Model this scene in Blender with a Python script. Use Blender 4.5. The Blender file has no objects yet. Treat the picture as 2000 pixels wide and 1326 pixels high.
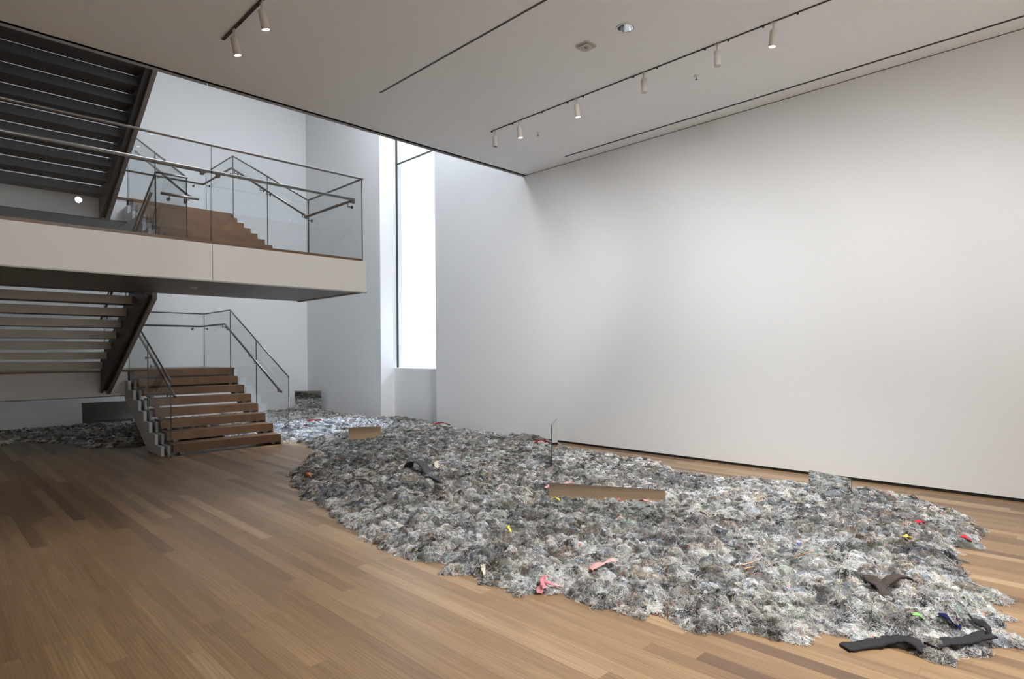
import bpy, bmesh, math, random
import numpy as np
from mathutils import Vector, Matrix
random.seed(7); rng = np.random.default_rng(11)
PI = math.pi
scene = bpy.context.scene
COL = scene.collection

# ------------------------------------------------------------------ materials
def mat(name):
    m = bpy.data.materials.new(name); m.use_nodes = True
    nt = m.node_tree; nt.nodes.clear()
    out = nt.nodes.new('ShaderNodeOutputMaterial')
    return m, nt, out
def N(nt, t, **kw):
    n = nt.nodes.new(t)
    for k, v in kw.items():
        if k.startswith('i_'):
            key = k[2:]
            key = int(key) if key.isdigit() else key.replace('_', ' ')
            n.inputs[key].default_value = v
        else: setattr(n, k, v)
    return n
def L(nt, a, b): nt.links.new(a, b)
def principled(name, col, rough=.5, metal=0., bump=0., bscale=40., var=0., vscale=6., coat=0., spec=.5):
    m, nt, out = mat(name)
    p = N(nt, 'ShaderNodeBsdfPrincipled', i_Roughness=rough, i_Metallic=metal)
    p.inputs['Base Color'].default_value = (*col, 1)
    p.inputs['Specular IOR Level'].default_value = spec
    if coat: p.inputs['Coat Weight'].default_value = coat
    tc = N(nt, 'ShaderNodeTexCoord')
    if var:
        n = N(nt, 'ShaderNodeTexNoise', i_Scale=vscale, i_Detail=5.)
        L(nt, tc.outputs['Object'], n.inputs['Vector'])
        mx = N(nt, 'ShaderNodeMix', data_type='RGBA')
        mx.inputs[6].default_value = (*[c*(1-var) for c in col], 1)
        mx.inputs[7].default_value = (*[min(1, c*(1+var)) for c in col], 1)
        L(nt, n.outputs[0], mx.inputs[0]); L(nt, mx.outputs[2], p.inputs['Base Color'])
    if bump:
        n = N(nt, 'ShaderNodeTexNoise', i_Scale=bscale, i_Detail=4.)
        L(nt, tc.outputs['Object'], n.inputs['Vector'])
        b = N(nt, 'ShaderNodeBump', i_Strength=bump, i_Distance=.004)
        L(nt, n.outputs[0], b.inputs['Height']); L(nt, b.outputs[0], p.inputs['Normal'])
    L(nt, p.outputs[0], out.inputs[0])
    return m
def emis(name, col, s):
    m, nt, out = mat(name)
    e = N(nt, 'ShaderNodeEmission', i_Strength=s); e.inputs[0].default_value = (*col, 1)
    L(nt, e.outputs[0], out.inputs[0]); return m
def glassmat(name, tint=(.93, .96, .95), base=.03, rough=0.):
    m, nt, out = mat(name)
    t = N(nt, 'ShaderNodeBsdfTransparent'); t.inputs[0].default_value = (*tint, 1)
    g = N(nt, 'ShaderNodeBsdfGlossy', i_Roughness=rough)
    f = N(nt, 'ShaderNodeFresnel', i_IOR=1.5)
    geo = N(nt, 'ShaderNodeNewGeometry')
    mul = N(nt, 'ShaderNodeMath', operation='MULTIPLY'); sub = N(nt, 'ShaderNodeMath', operation='SUBTRACT')
    sub.inputs[0].default_value = 1.; L(nt, geo.outputs['Backfacing'], sub.inputs[1])
    L(nt, f.outputs[0], mul.inputs[0]); L(nt, sub.outputs[0], mul.inputs[1])
    mx = N(nt, 'ShaderNodeMixShader')
    L(nt, mul.outputs[0], mx.inputs[0]); L(nt, t.outputs[0], mx.inputs[1]); L(nt, g.outputs[0], mx.inputs[2])
    L(nt, mx.outputs[0], out.inputs[0]); return m

M = {}
M['wall'] = principled('wall_paint', (.80, .80, .79), .75, bump=.04, bscale=220, var=.012, vscale=1.5)
M['ceil'] = principled('ceiling_paint', (.885, .895, .905), .85, bump=.03, bscale=180, var=.01, vscale=1)
M['fascia'] = principled('fascia_paint', (.74, .72, .675), .6, bump=.03, bscale=200, var=.012, vscale=2)
M['stringer_white'] = principled('stringer_paint', (.66, .66, .66), .5, var=.02)
M['black'] = principled('reveal_black', (.012, .011, .010), .6, var=.1)
M['steel'] = principled('dark_steel', (.11, .11, .115), .45, .35, bump=.05, bscale=15, var=.12, vscale=3)
M['steel_flange'] = principled('flange_steel', (.30, .275, .265), .5, .1, var=.08, vscale=4)
M['soffit'] = principled('soffit_metal', (.165, .16, .162), .42, .15, bump=.05, bscale=8, var=.10, vscale=2.5)
M['lip'] = principled('edge_lip', (.33, .32, .29), .5, .2, var=.05)
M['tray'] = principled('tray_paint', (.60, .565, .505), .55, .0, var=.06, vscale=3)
M['tray_shaded'] = principled('tray_shaded_paint', (.105, .108, .115), .5, .3, var=.1, vscale=3)  # tray colour darkened to hold the shade of unlit faces
M['rail'] = principled('brushed_rail', (.30, .28, .255), .32, .9, var=.08, vscale=30)
M['bracket'] = principled('bracket_metal', (.16, .15, .145), .35, .9, var=.1, vscale=50)
M['edge'] = principled('glass_edge', (.045, .055, .06), .15, .0, var=.1)
M['mirror_edge'] = principled('mirror_edge', (.07, .09, .085), .2, .2, var=.1)
M['lamp_body'] = principled('lamp_housing', (.62, .58, .52), .5, bump=.02, var=.02)
M['track'] = principled('track_metal', (.05, .048, .045), .5, .5, var=.1)
M['plastic'] = principled('detector_plastic', (.52, .47, .43), .5, var=.04, vscale=30)
M['plastic_dark'] = principled('detector_lens', (.33, .30, .29), .4, var=.05)
M['chrome'] = principled('reflector_chrome', (.86, .88, .92), .12, 1., var=.03)
M['trimring'] = principled('downlight_trim', (.72, .71, .69), .4, .3, var=.02)
M['lens_on'] = emis('lamp_lens_lit', (1, .97, .92), 14)
M['lens_off'] = principled('lamp_lens_dark', (.02, .02, .02), .2)
M['glass'] = glassmat('guard_glass', (.952, .962, .964))
M['window_glass'] = glassmat('window_glass', (.97, .98, .98))
m, nt, out = mat('mirror_glass')
p = N(nt, 'ShaderNodeBsdfPrincipled', i_Metallic=1., i_Roughness=.012)
n = N(nt, 'ShaderNodeTexNoise', i_Scale=1.2); mx = N(nt, 'ShaderNodeMix', data_type='RGBA')
mx.inputs[6].default_value = (.88, .91, .89, 1); mx.inputs[7].default_value = (.90, .93, .91, 1)
L(nt, n.outputs[0], mx.inputs[0]); L(nt, mx.outputs[2], p.inputs['Base Color']); L(nt, p.outputs[0], out.inputs[0]); M['mirror'] = m

def plank_material(name, axis_w=0, axis_l=1, width=.1, length=1.75, cols=None, rough=.3, grain=1.):
    m, nt, out = mat(name)
    p = N(nt, 'ShaderNodeBsdfPrincipled')
    tc = N(nt, 'ShaderNodeTexCoord'); sp = N(nt, 'ShaderNodeSeparateXYZ'); L(nt, tc.outputs['Object'], sp.inputs[0])
    def mth(op, a, b=None, c=None):
        x = N(nt, 'ShaderNodeMath', operation=op)
        for i, v in enumerate((a, b, c)):
            if v is None: continue
            if isinstance(v, (int, float)): x.inputs[i].default_value = v
            else: L(nt, v, x.inputs[i])
        return x.outputs[0]
    u = mth('DIVIDE', sp.outputs[axis_w], width); row = mth('FLOOR', u); fu = mth('FRACT', u)
    wn = N(nt, 'ShaderNodeTexWhiteNoise', noise_dimensions='1D'); L(nt, row, wn.inputs['W'])
    ln = mth('MULTIPLY_ADD', wn.outputs[0], .5, .75)
    v = mth('MULTIPLY_ADD', wn.outputs[0], 37.3, mth('DIVIDE', mth('DIVIDE', sp.outputs[axis_l], length), ln))
    idx = mth('FLOOR', v); fv = mth('FRACT', v)
    cb = N(nt, 'ShaderNodeCombineXYZ'); L(nt, row, cb.inputs[0]); L(nt, idx, cb.inputs[1])
    w2 = N(nt, 'ShaderNodeTexWhiteNoise', noise_dimensions='3D'); L(nt, cb.outputs[0], w2.inputs['Vector'])
    ramp = N(nt, 'ShaderNodeValToRGB')
    cols = cols or [(0, (.20, .115, .062)), (.12, (.26, .150, .078)), (.45, (.335, .205, .108)), (.8, (.40, .26, .145)), (1, (.47, .325, .19))]
    el = ramp.color_ramp.elements
    while len(el) < len(cols): el.new(.5)
    for e, (ps, c) in zip(el, cols): e.position = ps; e.color = (*c, 1)
    L(nt, w2.outputs[0], ramp.inputs[0])
    # grain
    gv = N(nt, 'ShaderNodeCombineXYZ')
    L(nt, mth('MULTIPLY', sp.outputs[axis_w], 38.), gv.inputs[0]); L(nt, mth('MULTIPLY', sp.outputs[axis_l], 1.6), gv.inputs[1])
    L(nt, mth('MULTIPLY', w2.outputs[0], 91.), gv.inputs[2])
    g1 = N(nt, 'ShaderNodeTexNoise', i_Scale=1.0, i_Detail=6., i_Roughness=.62, i_Distortion=.7); L(nt, gv.outputs[0], g1.inputs['Vector'])
    gr = N(nt, 'ShaderNodeValToRGB'); gr.color_ramp.elements[0].position = .30; gr.color_ramp.elements[1].position = .68
    d = 1 - .30*grain
    gr.color_ramp.elements[0].color = (d, d*.97, d*.93, 1); gr.color_ramp.elements[1].color = (1.10, 1.10, 1.10, 1)
    L(nt, g1.outputs[0], gr.inputs[0])
    m1 = N(nt, 'ShaderNodeMix', data_type='RGBA', blend_type='MULTIPLY'); m1.inputs[0].default_value = 1
    L(nt, ramp.outputs[0], m1.inputs[6]); L(nt, gr.outputs[0], m1.inputs[7])
    # broad cathedral figure
    gv2 = N(nt, 'ShaderNodeCombineXYZ')
    L(nt, mth('MULTIPLY', sp.outputs[axis_w], 12.), gv2.inputs[0]); L(nt, mth('MULTIPLY', sp.outputs[axis_l], .9), gv2.inputs[1]); L(nt, mth('MULTIPLY', w2.outputs[0], 53.), gv2.inputs[2])
    g2 = N(nt, 'ShaderNodeTexWave', wave_type='BANDS', i_Scale=1.3, i_Distortion=6., i_Detail=3.); L(nt, gv2.outputs[0], g2.inputs['Vector'])
    m2 = N(nt, 'ShaderNodeMix', data_type='RGBA', blend_type='MULTIPLY'); m2.inputs[0].default_value = .16*grain
    L(nt, m1.outputs[2], m2.inputs[6]); L(nt, g2.outputs[0], m2.inputs[7])
    # joints
    eu = mth('MINIMUM', fu, mth('SUBTRACT', 1., fu)); ev = mth('MINIMUM', fv, mth('SUBTRACT', 1., fv))
    ju = mth('LESS_THAN', eu, .008); jv = mth('LESS_THAN', ev, .0006)
    jj = mth('MAXIMUM', ju, jv)
    m3 = N(nt, 'ShaderNodeMix', data_type='RGBA', blend_type='MULTIPLY'); m3.inputs[7].default_value = (.55, .5, .45, 1)
    L(nt, mth('MULTIPLY', jj, .75), m3.inputs[0]); L(nt, m2.outputs[2], m3.inputs[6])
    L(nt, m3.outputs[2], p.inputs['Base Color'])
    rr = mth('MULTIPLY_ADD', g1.outputs[0], .14, rough-.05); L(nt, rr, p.inputs['Roughness'])
    b = N(nt, 'ShaderNodeBump', i_Strength=.12, i_Distance=.002); L(nt, g1.outputs[0], b.inputs['Height']); L(nt, b.outputs[0], p.inputs['Normal'])
    L(nt, p.outputs[0], out.inputs[0]); return m
M['floor'] = plank_material('oak_planks', rough=.33, length=2.5, grain=.85, cols=[(0, (.165, .092, .050)), (.10, (.240, .142, .070)), (.45, (.310, .188, .093)), (.8, (.370, .232, .120)), (1, (.45, .297, .165))])
M['tread'] = plank_material('oak_tread', axis_w=1, axis_l=0, width=4., length=9., rough=.42,
    cols=[(0, (.225, .118, .053)), (.5, (.255, .138, .064)), (1, (.285, .16, .078))])

# ------------------------------------------------------------------ mesh helpers
class MB:
    def __init__(s): s.bm = bmesh.new(); s.mats = []
    def mi(s, m):
        if m not in s.mats: s.mats.append(m)
        return s.mats.index(m)
    def box(s, x0, x1, y0, y1, z0, z1, m, bevel=0., faces=None):
        """faces: optional dict of axis-face -> material name, e.g. {'-y': 'tray'}"""
        v = [s.bm.verts.new((x, y, z)) for x in (x0, x1) for y in (y0, y1) for z in (z0, z1)]
        F = {'-x': (0, 1, 3, 2), '+x': (4, 6, 7, 5), '-y': (0, 4, 5, 1), '+y': (2, 3, 7, 6), '-z': (0, 2, 6, 4), '+z': (1, 5, 7, 3)}
        fs = []
        for k, q in F.items():
            f = s.bm.faces.new([v[i] for i in q]); f.material_index = s.mi((faces or {}).get(k, m)); fs.append(f)
        if bevel:
            es = list({e for f in fs for e in f.edges})
            bmesh.ops.bevel(s.bm, geom=es, offset=bevel, segments=2, affect='EDGES', profile=.5)
        return s
    def prism(s, pts, a, t0, t1, m, side=None):
        """extrude the outline pts along axis a ('x','y','z') from t0 to t1; side = material of the rim faces"""
        def P(q, t): return {'x': (t, q[0], q[1]), 'y': (q[0], t, q[1]), 'z': (q[0], q[1], t)}[a]
        A = [s.bm.verts.new(P(q, t0)) for q in pts]; B = [s.bm.verts.new(P(q, t1)) for q in pts]
        fs = [s.bm.faces.new(A), s.bm.faces.new(B[::-1])]
        for f in fs: f.material_index = s.mi(m)
        for i in range(len(pts)):
            j = (i+1) % len(pts)
            f = s.bm.faces.new((A[j], A[i], B[i], B[j])); f.material_index = s.mi(side or m); fs.append(f)
        bmesh.ops.recalc_face_normals(s.bm, faces=fs)
        return s
    def tube(s, pts, r, m, n=10, caps=True, smooth=True):
        pts = [Vector(p) for p in pts]; rings = []
        for i, p in enumerate(pts):
            if i == 0: d = pts[1]-p
            elif i == len(pts)-1: d = p-pts[i-1]
            else: d = (pts[i+1]-p).normalized()+(p-pts[i-1]).normalized()
            d.normalize()
            up = Vector((0, 0, 1)) if abs(d.z) < .95 else Vector((1, 0, 0))
            a = d.cross(up).normalized(); b = a.cross(d).normalized()
            k = 1.
            if 0 < i < len(pts)-1:
                c = (pts[i+1]-p).normalized().dot((p-pts[i-1]).normalized()); k = 1/max(.5, math.sqrt((1+c)/2))
            ri = r[i] if isinstance(r, (list, tuple)) else r
            # widen in the bend plane only
            bend = None
            if 0 < i < len(pts)-1:
                bb = (pts[i+1]-p).normalized()-(p-pts[i-1]).normalized()
                if bb.length > 1e-4: bend = bb.normalized()
            ring = []
            for j in range(n):
                o = a*math.cos(2*PI*j/n)*ri+b*math.sin(2*PI*j/n)*ri
                if bend is not None: o += bend*(o.dot(bend))*(k-1)
                ring.append(s.bm.verts.new(p+o))
            rings.append(ring)
        mi = s.mi(m)
        for A, B in zip(rings, rings[1:]):
            for j in range(n):
                f = s.bm.faces.new((A[j], A[(j+1) % n], B[(j+1) % n], B[j])); f.material_index = mi; f.smooth = smooth
        if caps:
            f = s.bm.faces.new(rings[0][::-1]); f.material_index = mi
            f = s.bm.faces.new(rings[-1]); f.material_index = mi
        return s
    def lathe(s, prof, c, m, n=28, axis=Vector((0, 0, 1)), mats=None):
        """prof: list of (radius, height); mats: list of material names per band"""
        q = Vector((0, 0, 1)).rotation_difference(Vector(axis).normalized()); c = Vector(c); rings = []
        for r, h in prof:
            if r < 1e-6: rings.append([s.bm.verts.new(c+q @ Vector((0, 0, h)))])
            else: rings.append([s.bm.verts.new(c+q @ Vector((r*math.cos(2*PI*j/n), r*math.sin(2*PI*j/n), h))) for j in range(n)])
        for i, (A, B) in enumerate(zip(rings, rings[1:])):
            mi = s.mi(mats[i] if mats else m)
            for j in range(n):
                a = A[j % len(A)], A[(j+1) % len(A)]; b = B[(j+1) % len(B)], B[j % len(B)]
                vs = list(dict.fromkeys((*a, *b)))
                if len(vs) > 2:
                    f = s.bm.faces.new(vs); f.material_index = mi; f.smooth = True
        return s
    def build(s, name, parent=None, normals=False):
        if normals: bmesh.ops.recalc_face_normals(s.bm, faces=s.bm.faces)
        me = bpy.data.meshes.new(name)
        if parent is not None:
            off = Vector((0, 0, 0)); q = parent
            while q is not None: off += q.location; q = q.parent
            bmesh.ops.translate(s.bm, verts=s.bm.verts, vec=-off)
        s.bm.to_mesh(me); s.bm.free()
        for mn in s.mats: me.materials.append(M[mn] if isinstance(mn, str) else mn)
        o = bpy.data.objects.new(name, me); COL.objects.link(o)
        if parent is not None: o.parent = parent
        return o
def tag(o, label=None, cat=None, group=None, kind=None):
    if label: o['label'] = label
    if cat: o['category'] = cat
    if group: o['group'] = group
    if kind: o['kind'] = kind
    return o
def thing(name, loc, label=None, cat=None, group=None, kind=None):
    o = bpy.data.objects.new(name, None); o.empty_display_size = .1; o.location = loc; COL.objects.link(o)
    return tag(o, label, cat, group, kind)
def copy_tree(o, parent=None):
    c = o.copy(); COL.objects.link(c); c.parent = parent
    for ch in [k for k in bpy.data.objects if k.parent == o]: copy_tree(ch, c)
    return c

# ------------------------------------------------------------------ room
XW, YC, ZC, YB, ZT = 7.975, 7.62, 4.79, 16.15, 9.4
XL, YR = -5.2, -5.0
XA = 7.978                                     # atrium part of the right-hand wall
def struct(mb, name): return tag(mb.build(name), kind='structure')

struct(MB().box(XL, 8.6, YR, YB+.2, -.15, 0, 'floor'), 'floor')
# gallery ceiling with a round hole for the downlight
mb = MB(); bm = mb.bm; mi = mb.mi('ceil')
dx, dy, dr, hs = 5.082, 3.44, .083, .15
def quad(a, b, c, d):
    f = bm.faces.new([bm.verts.new(q) for q in (a, b, c, d)]); f.material_index = mi
for x0, x1, y0, y1 in ((XL, dx-hs, YR, YC), (dx+hs, XA, YR, YC), (dx-hs, dx+hs, YR, dy-hs), (dx-hs, dx+hs, dy+hs, YC)):
    quad((x0, y0, ZC), (x0, y1, ZC), (x1, y1, ZC), (x1, y0, ZC))
nseg = 48
for j in range(nseg):
    a0, a1 = 2*PI*j/nseg, 2*PI*(j+1)/nseg
    def sq(a): k = hs/max(abs(math.cos(a)), abs(math.sin(a))); return (dx+k*math.cos(a), dy+k*math.sin(a), ZC)
    def ci(a): return (dx+dr*math.cos(a), dy+dr*math.sin(a), ZC)
    quad(sq(a0), ci(a0), ci(a1), sq(a1))
mb.box(XL, XA, YR, YC, 5.2, 5.75, 'ceil')
mb.box(XL, XA, YC-.05, YC, ZC, 5.2, 'ceil')
struct(mb, 'ceiling')
# dark metal edge at the open end of the ceiling, in three lengths
mb = MB()
for x0, x1 in ((XL, 2.53), (2.545, 4.93), (4.945, XA)):
    mb.box(x0, x1, YC-.004, YC+.012, ZC-.026, ZC+.004, 'lip')
struct(mb, 'trim_1')
# gallery wall, furred out in front of the atrium wall, with black base reveal
struct(MB().box(XW, 8.6, YR, YC, .036, ZC-.008, 'wall'), 'wall_right')
struct(MB().box(XW+.014, 8.6, YR, YC-.002, 0, .035, 'black'), 'baseboard_right')
struct(MB().box(XW+.001, 8.0, YR, YC-.01, ZC-.0075, ZC+.002, 'black'), 'trim_2')
# atrium wall with the tall window niche
n0, n1, xp, zs = 10.27, 12.40, 8.43, 1.215
mb = MB()
mb.box(XA, 8.6, YC, n0, 0, ZT, 'wall'); mb.box(XA, 8.6, n1, YB, 0, ZT, 'wall')
mb.box(8.36, 8.6, n0, n1, 0, zs, 'wall')
struct(mb, 'wall_atrium_right')
struct(MB().box(XL, 8.6, YB, YB+.2, 0, ZT, 'wall'), 'wall_back')
struct(MB().box(XL-.2, XL, YR, YB+.2, 0, ZT, 'wall'), 'wall_left')
struct(MB().box(XL-.2, 8.6, YR-.2, YR, 0, ZT, 'wall'), 'wall_rear')
struct(MB().box(XL-.2, 8.6, YC-.3, YB+.2, ZT, ZT+.2, 'wall'), 'ceiling_atrium')
struct(MB().box(XL, 8.6, YC-.25, YC-.1, 5.75, ZT, 'wall'), 'wall_upper_storey')
# window
w = thing('window_1', (xp, (n0+n1)/2, zs), kind='structure')
MB().box(xp+.02, xp+.035, n0, n1, zs, ZT, 'window_glass').build('pane', w)
mb = MB(); mb.box(xp, xp+.05, n1-.014, n1, zs, ZT, 'track'); mb.box(xp, xp+.05, n0, n0+.014, zs, ZT, 'track')
mb.box(xp, xp+.05, n0, n1, 6.165, 6.182, 'track'); mb.box(xp, xp+.05, n0, n1, zs, zs+.01, 'wall')
mb.build('window_frame', w)

# ------------------------------------------------------------------ mezzanine balcony
b = thing('mezzanine_balcony', (4.67, YC, 2.443), 'cream-fronted mezzanine balcony jutting out halfway up between the two staircases', 'balcony')
BX0, ZB, ZU, YBK = XL+.02, 2.90, 2.443, 9.74
MB().box(BX0, 2.575, YC, YC+.03, ZU, ZB-.015, 'fascia').build('fascia_panel', b)
MB().box(2.581, 4.67, YC, YC+.03, ZU, ZB-.015, 'fascia').build('fascia_panel', b)
MB().box(4.64, 4.67, YC+.03, YBK, ZU, ZB-.015, 'fascia').build('fascia_panel', b)
mb = MB(); mb.box(BX0, 4.62, YC+.03, YBK, ZB-.03, ZB+.0, 'tread'); mb.box(BX0, 4.61, YC+.02, YC+.05, ZB-.03, ZB+.022, 'tread')
mb.build('floor_deck', b)
MB().box(BX0, 4.63, YC+.03, YBK, ZU+.012, ZU+.05, 'soffit').build('soffit', b)
mb = MB(); mb.box(BX0, 4.672, YC-.004, YC+.03, ZU-.012, ZU+.004, 'lip')
mb.box(4.655, 4.672, YC, YBK, ZU-.004, ZU+.004, 'soffit'); mb.build('bottom_edge', b)
mb = MB(); mb.lathe([(.0, -.004), (.045, -.004), (.05, 0), (.05, .01)], (2.70, 8.69, ZU+.012), 'trimring'); mb.build('recessed_light', b)

# ------------------------------------------------------------------ balustrades
GT = .014
def guard_panel(root, poly, x=None, y=None):
    mb = MB()
    if x is not None: mb.prism(poly, 'x', x-GT/2, x+GT/2, 'glass', 'edge')
    else: mb.prism(poly, 'y', y-GT/2, y+GT/2, 'glass', 'edge')
    return mb.build('glass_panel', root)
def bracket(root, p, d, up=.07, q='handrail_bracket'):
    """p on the handrail underside, d = direction from the rail to the glass"""
    p = Vector(p); d = Vector(d)
    mb = MB(); mb.tube([p+Vector((0, 0, -.012)), p+Vector((0, 0, -up)), p+Vector((0, 0, -up))+d*.99], .007, 'bracket', 8)
    e = p+Vector((0, 0, -up))+d
    mb.tube([e-d.normalized()*.012, e], .026, 'bracket', 14)
    return mb.build(q, root)

# balcony balustrade: front run and short side run
GX, GY, ZG = 4.655, 7.69, 4.085
g = thing('glass_balustrade', (GX, GY, ZB), 'long level glass balustrade with two metal rails along the balcony front', 'balustrade')
guard_panel(g, [(BX0, ZB), (2.583, ZB), (2.583, ZG), (BX0, ZG)], y=GY)
guard_panel(g, [(2.595, ZB), (GX, ZB), (GX, ZG), (2.595, ZG)], y=GY)
guard_panel(g, [(GY+.01, ZB), (9.34, ZB), (9.34, ZG), (GY+.01, ZG)], x=GX)
MB().tube([(BX0, GY, ZG), (GX, GY, ZG), (GX, 9.36, ZG)], .0155, 'rail').build('cap_rail', g)
MB().tube([(BX0, GY+.09, 3.79), (GX-.075, GY+.09, 3.79)], .021, 'rail', 12).build('handrail', g)
MB().tube([(GX-.085, GY+.16, 3.785), (GX-.085, 9.3, 3.785)], .021, 'rail', 12).build('handrail', g)
for bx in (.62, 2.50, 2.68, 4.52): bracket(g, (bx, GY+.09, 3.785), (0, -.075, 0), .05)
bracket(g, (GX-.085, 7.95, 3.78), (.075, 0, 0), .06); bracket(g, (GX-.085, 9.2, 3.78), (.075, 0, 0), .06)

# ------------------------------------------------------------------ stairs
SL0, SR0 = 2.89, 4.59
def steps_up(root, zs_, y0, run, th=.13, x0=SL0, x1=SR0):
    """flight rising away from the camera side: tread i has its front face at y0+i*run and its top at zs_[i]"""
    for i, z in enumerate(zs_):
        y = y0+i*run
        MB().box(x0, x1, y, y+run+.012, z-th, z, 'tread', faces={'-z': 'tray_shaded', '+y': 'tray'}).build('tread', root)
        for xx in (x0+.10, x1-.16): MB().box(xx, xx+.06, y+.02, y+.26, z-th-.034, z-th, 'bracket').build('tread_support', root)
def saw_plate(root, zs_, y0, run, x0, x1, below, foot_y=None, end_y=None, drop=.03):
    pts = []
    for i, z in enumerate(zs_):
        pts += [(y0+i*run+.06, (zs_[i-1]-drop if i else max(0, zs_[0]-.185))), (y0+i*run+.06, z-drop)]
    yend = y0+len(zs_)*run+.06 if end_y is None else end_y
    pts += [(yend, zs_[-1]-drop)]
    sl = (zs_[-1]-zs_[0])/(run*(len(zs_)-1))
    pts += [(yend, below(yend)), (foot_y, max(below(foot_y), zs_[0]-.185 if zs_[0] > 1 else 0.0))]
    mb = MB(); mb.prism(pts, 'x', x0, x1, 'stringer_white'); return mb.build('stringer', root)

# lower flight (rises away from the room)
s = thing('staircase', (SL0, 10.3, 0), 'lower flight of open oak treads climbing from the gallery floor', 'staircase', 'stair flights')
LZ = [.1775+.1613*i for i in range(8)]; LZ[-1] = 1.305; LY, RUN = 10.30, .322
steps_up(s, LZ[:7], LY, RUN)
MB().box(SL0, SR0, LY+7*RUN, LY+7*RUN+.2, LZ[7]-.13, LZ[7], 'tread', faces={'-z': 'tray_shaded'}).build('tread', s)
lowline = lambda y: max(0., .008+(y-11.17)*.545)
for xa, xb, oy in ((2.755, 2.80, .07), (2.85, 2.885, .07), (4.60, 4.635, -.045)):
    saw_plate(s, LZ[:7], LY+oy, RUN, xa, xb, lowline, foot_y=11.17, end_y=12.62)
# lower landing
l = thing('stair_landing', (2.8, 12.6, .84), 'white-edged lower landing joining the two flights beneath the balcony', 'landing', 'stair landings')
MB().box(.2, 2.80, 12.585, 14.5, .845, 1.275, 'wall', faces={'-z': 'tray'}).build('landing_slab', l)
MB().box(2.81, 4.66, 12.60, 14.5, .845, 1.275, 'steel', faces={'+x': 'wall', '+y': 'wall', '-z': 'tray'}).build('landing_slab', l)
MB().box(.2, 4.66, 12.57, 14.5, 1.277, 1.305, 'tread').build('landing_deck', l)
MB().box(.2, 2.80, 12.575, 12.60, .835, .85, 'steel').build('bottom_edge', l)

def return_flight(root, ys, zt, run, x0, x1, th, n_steps, bl, yend0, yend1, web, face='tray'):
    for k in n_steps:
        y, z = ys+run*k, zt(k)
        MB().box(x0, x1, y, y+run+.05, z-th, z, 'tread', faces={'-y': face, '-z': 'tray_shaded', '+y': 'tread'}).build('tread', root)
    # stringer: inner plate, recessed web, outer plate
    mb = MB()
    def run_box(xa, xb, lift, top, m):
        mb.prism([(yend0, bl(yend0)+lift), (yend1, bl(yend1)+lift), (yend1, bl(yend1)+top), (yend0, bl(yend0)+top)], 'x', xa, xb, m)
    run_box(x1, x1+.03, .02, web, 'steel'); run_box(x1+.03, x1+.09, .06, web-.03, 'steel'); run_box(x1+.09, x1+.15, 0, web+.01, 'steel_flange')
    mb.build('stringer', root)
    mb = MB(); run_box(x0-.09, x0-.02, 0, .34, 'steel_flange'); mb.build('stringer', root)

s2 = thing('staircase', (2.38, 12.58, .84), 'lower return flight seen from underneath, pale stair trays rising to the balcony', 'staircase', 'stair flights')
return_flight(s2, 10.414, lambda k: 2.452-.1655*k, .333, .60, 2.38, .12, range(-1, 8), lambda y: .845+(12.652-y)*.519, 12.575, 9.72, .60)

# upper flight rising from the balcony
s3 = thing('staircase', (SL0, 9.66, ZB), 'upper flight with solid oak stair faces seen through the balcony glass', 'staircase', 'stair flights')
UZ = [2.90+.1495*(i+1) for i in range(10)]; UY = 9.62
steps_up(s3, UZ[:9], UY, RUN, th=.135)
MB().box(SL0, SR0, UY+9*RUN, UY+9*RUN+.2, UZ[9]-.13, UZ[9], 'tread', faces={'-z': 'tray_shaded'}).build('tread', s3)
upline = lambda y: max(2.45, 2.9+(y-10.25)*.48)
for xa, xb, oy in ((2.755, 2.80, .07), (2.85, 2.885, .07), (4.60, 4.635, -.045)):
    saw_plate(s3, UZ[:9], UY+oy, RUN, xa, xb, upline, foot_y=9.75, end_y=12.62)
l2 = thing('stair_landing', (2.8, 12.6, 3.96), 'upper landing with grey edge at the foot of the dark overhead flight', 'landing', 'stair landings')
MB().box(.2, 2.80, 12.585, 14.5, 3.965, 4.36, 'wall', faces={'-z': 'steel'}).build('landing_slab', l2)
MB().box(2.81, 4.66, 12.60, 14.5, 3.965, 4.36, 'steel', faces={'+x': 'wall', '+y': 'wall'}).build('landing_slab', l2)
MB().box(.2, 4.66, 12.57, 14.5, 4.362, 4.40, 'tread').build('landing_deck', l2)
MB().box(.2, 2.80, 12.575, 12.60, 3.955, 3.97, 'steel').build('bottom_edge', l2)
s4 = thing('staircase', (2.38, 12.55, 3.96), 'dark upper return flight seen from underneath with thin bright gaps between stair trays', 'staircase', 'stair flights')
return_flight(s4, 9.987, lambda k: 5.591-.161*k, .3265, .30, 2.38, .135, range(-7, 8), lambda y: 3.94+(12.55-y)*.559, 12.57, 8.3, .50, 'tray_shaded')  # tray backs take the shade-darkened colour here as well

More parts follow.
